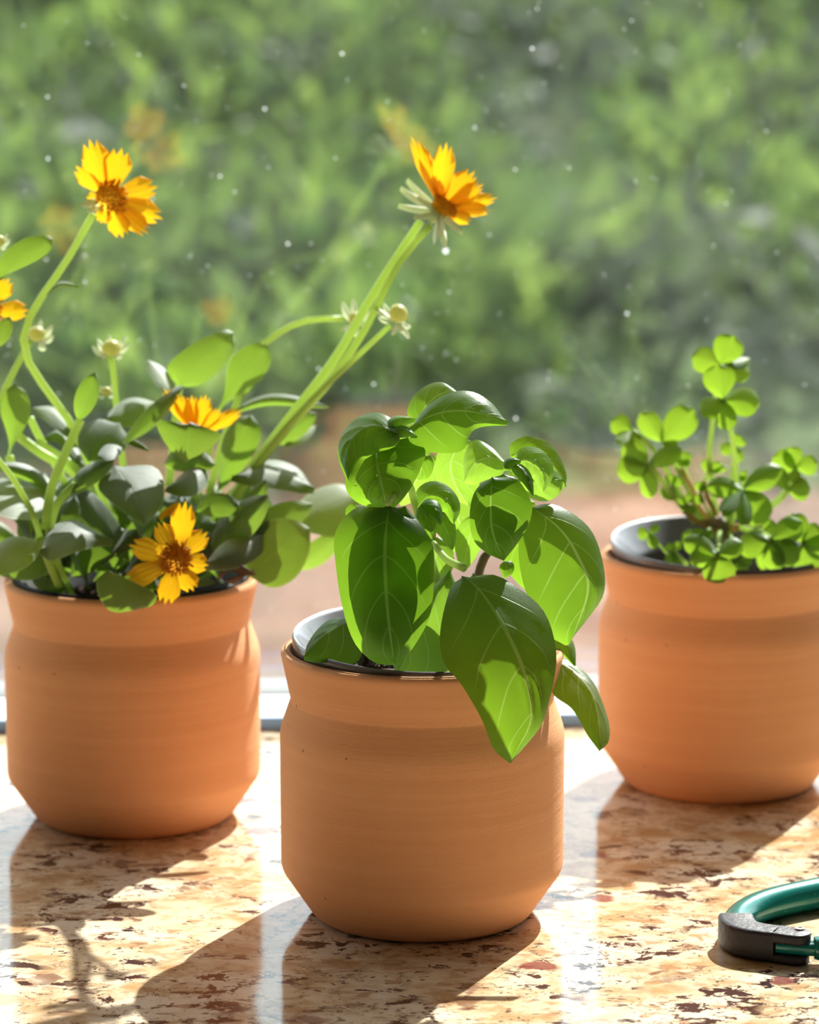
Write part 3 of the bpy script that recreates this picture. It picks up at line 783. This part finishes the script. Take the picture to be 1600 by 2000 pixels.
BL([(731, 868), (738, 915), (748, 955), (755, 990)], -2.8, 28, -10, left=[(731, 868), (695, 855), (680, 900), (672, 945), (695, 975), (755, 990)], right=[(731, 868), (780, 840), (828, 872), (812, 925), (785, 965), (755, 990)], cup=.3, quilt=.065, bend=.15)
BL([(775, 842), (725, 835), (684, 870), (676, 930)], -2.2, 45, -25, hw=42, cup=.3, quilt=.05)
BL([(800, 828), (850, 808), (905, 803), (996, 816)], -1.5, 30, 5, left=[(800, 828), (835, 785), (880, 760), (925, 757), (965, 778), (996, 816)], right=[(800, 828), (800, 862), (850, 876), (905, 872), (930, 830), (996, 816)], cup=.25, quilt=.018, bend=.1)
BL([(812, 838), (835, 790), (875, 765), (912, 775)], .5, 35, -15, left=[(812, 838), (793, 800), (815, 760), (860, 741), (912, 775)], right=[(812, 838), (860, 820), (900, 800), (912, 790), (912, 775)], cup=.2, quilt=.02)
BL([(905, 855), (880, 905), (890, 950), (917, 990)], 1.2, 5, 0, left=[(905, 855), (945, 880), (938, 940), (930, 970), (917, 990)], right=[(905, 855), (865, 868), (850, 910), (862, 960), (917, 990)], mat='basil_young')
BL([(992, 903), (958, 895), (930, 905), (906, 938)], -.8, 30, -10, left=[(992, 903), (960, 870), (925, 855), (905, 890), (906, 938)], right=[(992, 903), (975, 925), (945, 935), (925, 942), (906, 938)], cup=.3, quilt=.03, mat='basil_young')
BL([(962, 930), (958, 985), (962, 1040), (985, 1094)], -2.6, 14, 0, left=[(962, 930), (930, 955), (918, 1000), (924, 1050), (950, 1078), (985, 1094)], right=[(962, 930), (1010, 935), (1040, 985), (1030, 1030), (1010, 1062), (985, 1094)], cup=.25, quilt=.012)
BL([(1000, 890), (1040, 880), (1080, 905), (1108, 948)], .6, 20, 10, left=[(1000, 890), (1000, 865), (1035, 850), (1080, 868), (1108, 920), (1108, 948)], right=[(1000, 890), (1030, 905), (1060, 930), (1085, 965), (1108, 948)], cup=.15, quilt=.035)
BL([(1010, 935), (1050, 940), (1105, 935)], -.6, 15, 15, left=[(1010, 935), (1040, 915), (1085, 915), (1110, 945), (1105, 935)], right=[(1010, 935), (1035, 968), (1070, 978), (1098, 962), (1105, 935)], cup=.3, quilt=.03, mat='basil_young')
BL([(1008, 900), (1035, 898), (1060, 920), (1062, 958)], -2.0, 25, 10, hw=32, cup=.3, quilt=.05, mat='basil_young')
BL([(990, 908), (1002, 905), (1025, 925), (1040, 960)], -2.4, 35, -10, hw=14, cup=.5, quilt=.05)
BL([(985, 912), (1000, 900), (1018, 898)], -2.2, 40, 0, hw=12, cup=.5, quilt=.04)
BL([(842, 888), (828, 900), (818, 938)], -.6, 10, 0, left=[(842, 888), (848, 908), (838, 932), (818, 938)], right=[(842, 888), (812, 895), (795, 918), (818, 938)], cup=.25, quilt=.03)
BL([(755, 835), (775, 820), (812, 815)], -1.8, 40, 0, hw=14, cup=.4, quilt=.03, mat='basil_young')
BL([(760, 845), (790, 840), (815, 850)], -2.1, 35, 0, hw=14, cup=.4, quilt=.03, mat='basil_young')
BL([(815, 990), (845, 965), (880, 985), (886, 1020)], -1.0, 25, 0, hw=30, cup=.35, quilt=.04)
BL([(820, 985), (845, 990), (862, 1020)], -1.4, 35, 0, hw=18, cup=.4, quilt=.04)
BL([(818, 988), (832, 1010), (842, 1045), (846, 1062)], -1.6, 20, 0, hw=19, cup=.3, quilt=.02)
BL([(842, 1000), (870, 1030), (885, 1075)], -.4, 10, 0, hw=22, cup=.3)
# hidden leaves added close behind front ones, only to throw shade on them
BL([(790, 985), (775, 1100), (760, 1245)], -3.7, 18, -5, left=[(790, 985), (715, 1000), (690, 1080), (705, 1180), (735, 1235), (760, 1245)], right=[(790, 985), (826, 1030), (832, 1090), (826, 1160), (800, 1225), (760, 1245)])
BL([(925, 1112), (980, 1190), (1020, 1290), (1035, 1350)], -5.0, 35, 4, left=[(925, 1112), (885, 1150), (885, 1240), (920, 1275), (985, 1310), (1035, 1350)], right=[(925, 1112), (1000, 1140), (1050, 1190), (1070, 1250), (1065, 1310), (1035, 1350)])
BL([(775, 850), (770, 900), (762, 965)], -1.9, 25, -5, hw=52)
BL([(985, 925), (985, 980), (985, 1050)], -1.8, 16, 0, hw=44)
# glowing leaves behind
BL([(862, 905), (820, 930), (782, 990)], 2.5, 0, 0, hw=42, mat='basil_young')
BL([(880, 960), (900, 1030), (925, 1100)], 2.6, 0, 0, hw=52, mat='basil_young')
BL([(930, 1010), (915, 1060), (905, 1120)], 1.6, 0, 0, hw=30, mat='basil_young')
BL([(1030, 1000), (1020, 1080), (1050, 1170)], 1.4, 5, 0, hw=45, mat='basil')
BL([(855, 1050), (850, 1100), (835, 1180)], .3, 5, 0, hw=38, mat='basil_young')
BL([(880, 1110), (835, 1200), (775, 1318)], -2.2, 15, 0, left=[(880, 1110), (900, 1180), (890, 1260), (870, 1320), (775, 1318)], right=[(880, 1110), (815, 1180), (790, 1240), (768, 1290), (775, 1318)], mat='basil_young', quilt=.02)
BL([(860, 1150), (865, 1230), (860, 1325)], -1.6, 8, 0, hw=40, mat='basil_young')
BL([(715, 1205), (655, 1225), (592, 1276)], -2.6, 52, -5, left=[(715, 1205), (700, 1280), (650, 1284), (612, 1282), (592, 1276)], right=[(715, 1205), (670, 1195), (635, 1205), (600, 1245), (592, 1276)], cup=.25, quilt=.02)
BL([(1078, 1282), (1120, 1312), (1160, 1365), (1176, 1455)], -1.8, 50, 15, left=[(1078, 1282), (1082, 1345), (1120, 1380), (1150, 1425), (1176, 1455)], right=[(1078, 1282), (1105, 1275), (1160, 1325), (1192, 1400), (1192, 1440), (1176, 1455)], cup=.12, bend=.04, quilt=.014)
BL([(1070, 1235), (1105, 1255), (1126, 1295)], -.4, 40, 10, hw=19, cup=.3)
BL([(985, 1095), (990, 1110), (985, 1128)], -.6, 30, 0, hw=16, cup=.3)
BL([(700, 990), (690, 1000), (680, 1020)], -1, 10, 0, hw=16)
# stems
def BS(pts, r, mat='stem_basil', name='stem'): return stem(name, pts, r, M[mat], bas, YF)
BS([(795, 935, -1), (805, 960, -.9), (812, 990, -.8), (845, 1100, -.3), (880, 1230, 0), (890, 1330, 0)], [7, 8, 8, 9])
BS([(846, 1060, -1.6), (872, 1092, -2.6), (907, 1110, -3.4)], [6, 7, 8], name='leaf_stalk')
BS([(952, 1080, .2), (938, 1110, .2), (915, 1220, .2), (905, 1340, .2)], [9, 9, 10], mat='stem_wood')
BS([(1000, 920, -.8), (985, 980, -.4), (955, 1075, .1)], [7, 8, 9])
BS([(800, 830, -1.3), (775, 845, -1.6), (765, 870, -1.8), (790, 935, -1.2)], [6, 6, 7])
BS([(757, 984, -3.6), (775, 960, -2.4), (800, 945, -1.1)], [6, 6, 6], name='leaf_stalk')
BS([(1043, 986, -1.6), (1020, 975, -1.1), (990, 965, -.6)], [6, 6, 6], name='leaf_stalk')
BS([(1080, 1284, -1.8), (1050, 1262, -1.3), (960, 1250, -.2)], [5, 5, 5], name='leaf_stalk')

# ------------------------------------------------------------------ clover (right pot)
YR = POTS['right'].y
clo = empty('clover_plant', (POTS['right'].x, YR, zr-.015), 'small clover plant with three-part leaves in the right pot', 'plant')
def tz(x, y): return (1160+.275*x, 630+.275*y)
def trifoliate(cx, cy, d, lf, stalk=None, rs_=4.0):
    """lf: (tip x, tip y, half width, beta, az) in the crop's pixels; the stalk is the part, its leaflets sub-parts"""
    c = tz(cx, cy)
    pts = [(c[0], c[1], d)] + [(*tz(x, y), dd) for x, y, dd in (stalk or [(cx+10, cy+60, d+.2)])]
    o = stem('leaf', pts, [rs_, rs_*1.15], M['stem'], clo, YR, n=12, sides=7)
    for i, (tx, ty, hw, be, az) in enumerate(lf):
        t = tz(tx, ty); hw *= .275
        leafmesh('leaflet', o, M['clover'], [c, ((c[0]+t[0])/2, (c[1]+t[1])/2), t], YR, d-.03*i, be, az, hw, 'heart', cup=.22, bend=.05, anchor='base', nu=8, nv=10, quilt=.008, seed=i)
    return o
trifoliate(915, 540, -1.2, [(880, 300, 118, 10, 0), (1185, 560, 108, 25, 15), (755, 630, 80, 45, -10), (960, 760, 76, 15, 0)], [(960, 700, -1.1), (1000, 950, -.8), (1010, 1180, -.5), (960, 1450, 0)], 5)
trifoliate(905, 300, 1.0, [(700, 235, 95, 20, -15), (1000, 95, 110, 5, 10), (1115, 360, 78, 35, 15), (1110, 245, 45, 65, 10)], [(870, 500, 1), (840, 750, .9), (822, 980, .6), (880, 1420, .2)], 5)
trifoliate(275, 765, .2, [(125, 690, 78, 25, -10), (155, 825, 45, 68, -10), (300, 850, 50, 20, 0)], [(350, 830, .2), (420, 900, .3), (560, 1120, .3), (720, 1400, .2)], 5)
trifoliate(490, 850, .6, [(715, 620, 115, 5, 5), (335, 640, 85, 10, -10), (600, 880, 60, 45, 10)], [(530, 930, .6), (600, 1060, .5), (760, 1380, .2)], 4)
trifoliate(385, 1010, -.6, [(215, 850, 90, 8, -10), (165, 1060, 100, 15, -10), (630, 895, 72, 25, 15), (400, 1250, 66, 5, 0)], [(450, 1080, -.5), (540, 1200, -.4), (720, 1420, 0)], 6)
trifoliate(1060, 1185, -1.4, [(805, 1150, 78, 30, -15), (1350, 1030, 88, 22, 15), (1230, 1420, 115, 10, 10), (900, 1330, 62, 62, -10), (1080, 1420, 60, 50, 0)], [(1000, 1300, -1.0), (950, 1450, -.2)], 5)
trifoliate(1440, 1030, .4, [(1400, 880, 70, 8, 0), (1595, 1000, 74, 10, 10), (1420, 1130, 50, 40, 0), (1270, 960, 95, 10, -10)], [(1400, 1120, .4), (1330, 1230, .3), (1080, 1420, 0)], 4)
trifoliate(1380, 1190, -.4, [(1540, 1180, 85, 12, 10), (1290, 1020, 60, 30, 0)], [(1330, 1260, -.3), (1100, 1430, 0)], 4)
trifoliate(880, 1640, -5.2, [(640, 1530, 80, 30, -15), (1060, 1560, 72, 35, 10), (900, 1850, 118, 12, 0), (680, 1690, 70, 10, -10)], [(885, 1600, -3.2), (890, 1520, -1.5), (900, 1470, -.3)], 5)
trifoliate(1260, 1540, -4.2, [(1025, 1590, 95, 28, -12), (1490, 1420, 95, 20, 15), (1460, 1690, 95, 15, 12), (1300, 1760, 80, 8, 0)], [(1180, 1490, -2.2), (1050, 1460, -.6)], 5)
trifoliate(1490, 1560, -3.4, [(1640, 1470, 90, 15, 10), (1560, 1810, 120, 5, 5), (1400, 1360, 95, 12, 0), (1700, 1620, 90, 10, 10)], [(1400, 1520, -1.6), (1080, 1450, -.3)], 5)
trifoliate(720, 1570, -2.8, [(640, 1480, 62, 25, -10), (780, 1470, 62, 20, 10), (850, 1480, 40, 20, 0)], [(760, 1540, -2.2), (830, 1460, -.4)], 4)
trifoliate(395, 1490, -1.6, [(310, 1500, 48, 20, -10), (465, 1440, 32, 25, 10), (440, 1600, 40, 20, 0)], [(450, 1560, -1.6), (520, 1640, -1.5), (600, 1700, -1)], 2.5)
trifoliate(1000, 870, .8, [(1050, 810, 62, 8, 10), (900, 910, 48, 25, -10), (1040, 990, 42, 20, 0)], [(1000, 960, .8), (960, 1200, .5), (930, 1420, .1)], 4)
trifoliate(640, 1020, .9, [(650, 910, 52, 15, 0), (590, 980, 40, 20, 0), (680, 980, 30, 20, 0)], [(680, 1140, .8), (740, 1290, .5), (790, 1400, .2)], 4)
trifoliate(560, 1160, -.2, [(540, 1080, 42, 5, 0), (620, 1110, 42, 5, 10), (500, 1250, 60, 25, -10)], [(620, 1260, -.1), (720, 1390, 0)], 4)
trifoliate(810, 1070, .5, [(800, 970, 40, 8, 0), (905, 1000, 40, 5, 0), (950, 1030, 25, 5, 0)], [(790, 1150, .5), (830, 1300, .3), (870, 1420, .1)], 4)
trifoliate(1060, 1130, .2, [(1065, 1050, 28, 5, 0), (1090, 1090, 22, 5, 0), (1030, 1090, 22, 5, 0)], [(1050, 1250, .2), (980, 1430, .1)], 3)
trifoliate(560, 1620, -1.8, [(520, 1570, 30, 10, 0), (620, 1560, 32, 10, 0), (530, 1720, 36, 10, 0), (600, 1720, 30, 15, 0)], [(600, 1660, -1.5), (660, 1720, -1)], 4)
trifoliate(660, 1290, -.9, [(690, 1220, 34, 10, 0), (620, 1330, 34, 40, 0), (720, 1350, 34, 30, 0), (600, 1240, 28, 20, 0)], [(700, 1340, -.6), (780, 1420, -.1)], 3)
trifoliate(760, 1210, .1, [(745, 1130, 36, 5, 0), (740, 1290, 40, 10, 0), (790, 1150, 30, 0, 0)], [(790, 1300, .1), (860, 1430, 0)], 3)
trifoliate(1010, 1690, -3.0, [(1080, 1770, 55, 15, 0), (960, 1650, 40, 15, 0), (1130, 1690, 40, 15, 0)], [(1000, 1600, -2.4), (960, 1480, -.4)], 3)
trifoliate(1200, 1480, -1.2, [(1290, 1420, 55, 10, 0), (1210, 1760, 50, 5, 0)], [(1140, 1470, -1), (1020, 1450, -.2)], 3)
for pts, r in (([(620, 1040, .6), (700, 1180, .4), (745, 1300, .2), (850, 1450, 0)], 4.5), ([(780, 1130, .4), (810, 1250, .2), (850, 1320, .1), (900, 1470, 0)], 5), ([(640, 1340, -.4), (760, 1420, -.2), (880, 1470, 0)], 6), ([(1200, 1470, -.6), (1050, 1450, -.3), (930, 1480, 0)], 7)):
    stem('runner', [(*tz(x, y), d) for x, y, d in pts], [r, r*1.2], M['stem_red'], clo, YR)
stem('crown', [(*tz(720, 1390), .2), (*tz(800, 1430), 0), (*tz(900, 1420), -.3), (*tz(930, 1520), -.4), (*tz(925, 1640), -.4)], [5, 9, 13, 12, 9], M['stem_wood'], clo, YR)

# ------------------------------------------------------------------ carabiner clip
clip = empty('carabiner_clip', onz(1500, 1810, 0), 'teal metal carabiner clip with a black plastic nose lying on the granite', 'clip')
ZR = .0062
def G(px, py, z=ZR): return onz(px, py, z)
body = [G(1480, 1838), G(1452, 1832), G(1436, 1816), G(1441, 1797), G(1464, 1780), G(1504, 1765), G(1560, 1752), G(1640, 1738), G(1740, 1728), G(1830, 1735), G(1890, 1765), G(1890, 1810), G(1840, 1845)]
tube('body', body, [.0050, .0054, .0060, .0062, .0062, .0062, .0062, .006, .006], M['teal'], clip, sides=20, n=64)
def sweep(name, path, widths, z0, z1, mat, bev=.0012, n=26, round_end=True):
    """flat-lying moulded bar: path of world points, width per station, between heights z0 and z1, softened edges"""
    P = [V((p[0], p[1], 0)) for p in catmull(path, n)]
    ww = list(np.interp(np.linspace(0, 1, n), np.linspace(0, 1, len(widths)), widths))
    if round_end:
        Lt = (P[-1]-P[-2]).length
        for i in range(n):
            dd = (n-1-i)*Lt
            h = widths[-1]/2
            if dd < h: ww[i] = min(ww[i], 2*math.sqrt(max(1e-9, h*h-(h-dd)**2))+.0006)
    vs, fs = [], []
    for i, p in enumerate(P):
        t = (P[min(i+1, n-1)]-P[max(i-1, 0)]).normalized(); s = V((t.y, -t.x, 0)); w = ww[i]/2; b = min(bev, w*.6, (z1-z0)*.4)
        ring = []
        for sx, zz, a0 in ((1, z1, 0), (-1, z1, 90), (-1, z0, 180), (1, z0, 270)):
            for k in range(4):
                a = math.radians(a0+90*k/3)
                cx = sx*(w-b)+b*math.cos(a); cz = (zz-b if zz == z1 else zz+b)+b*math.sin(a)
                ring.append(p+s*cx+V((0, 0, cz)))
        vs += ring
    m = 16
    for i in range(n-1):
        for k in range(m):
            fs.append((i*m+k, i*m+(k+1) % m, (i+1)*m+(k+1) % m, (i+1)*m+k))
    fs.append(tuple(range(m))[::-1]); fs.append(tuple((n-1)*m+k for k in range(m)))
    o = mesh(name, vs, fs, mat, clip); sharp(o, 40); return o
T = .0120
sweep('nose', [G(1438, 1783, T), G(1441, 1792, T), G(1453, 1802, T), G(1480, 1809, T), G(1519, 1814, T)], [.0134, .0134, .0128, .0116, .0112], .0006, T, M['blackpl'], .0016, round_end=False)
sweep('nose_prong', [G(1517, 1813.7, T), G(1545, 1818, T), G(1584, 1822, T)], [.0112, .0112, .0108], .0079, T, M['blackpl'], .0011)
sweep('nose_prong', [G(1517, 1813.7, T), G(1545, 1818, T), G(1582, 1822, T)], [.0112, .0112, .0108], .0006, .0036, M['blackpl'], .001)
sweep('nose_hook', [G(1446, 1779, T), G(1452, 1787, T), G(1456, 1796, T)], [.004, .004, .004], .0060, T-.0007, M['blackpl'], .0008, n=8, round_end=False)
gp = [G(1519, 1846, .0058), G(1560, 1850, .0058), G(1600, 1853, .0058), G(1680, 1858, .0058)]
sweep('gate', gp, [.0072, .0072, .0072], .0034, .0082, M['teal'], .0016, round_end=False)
tube('gate_collar', [G(1590, 1852, .0062), G(1596, 1852, .0062), G(1660, 1856, .0062), G(1760, 1858, .0062), G(1838, 1846, .0062)], [.0042, .0058, .0060, .006, .006], M['teal'], clip, sides=20, n=30)
rc = G(1562, 1815, T)
rv = lathe('rivet', [(0, .0004), (.0007, .0004), (.0009, .0001), (.0011, .0002), (.0013, .0006), (.0017, .0006), (.0019, .0003), (.0019, -.0002)], M['steel'], (rc.x, rc.y, T), clip, seg=28)
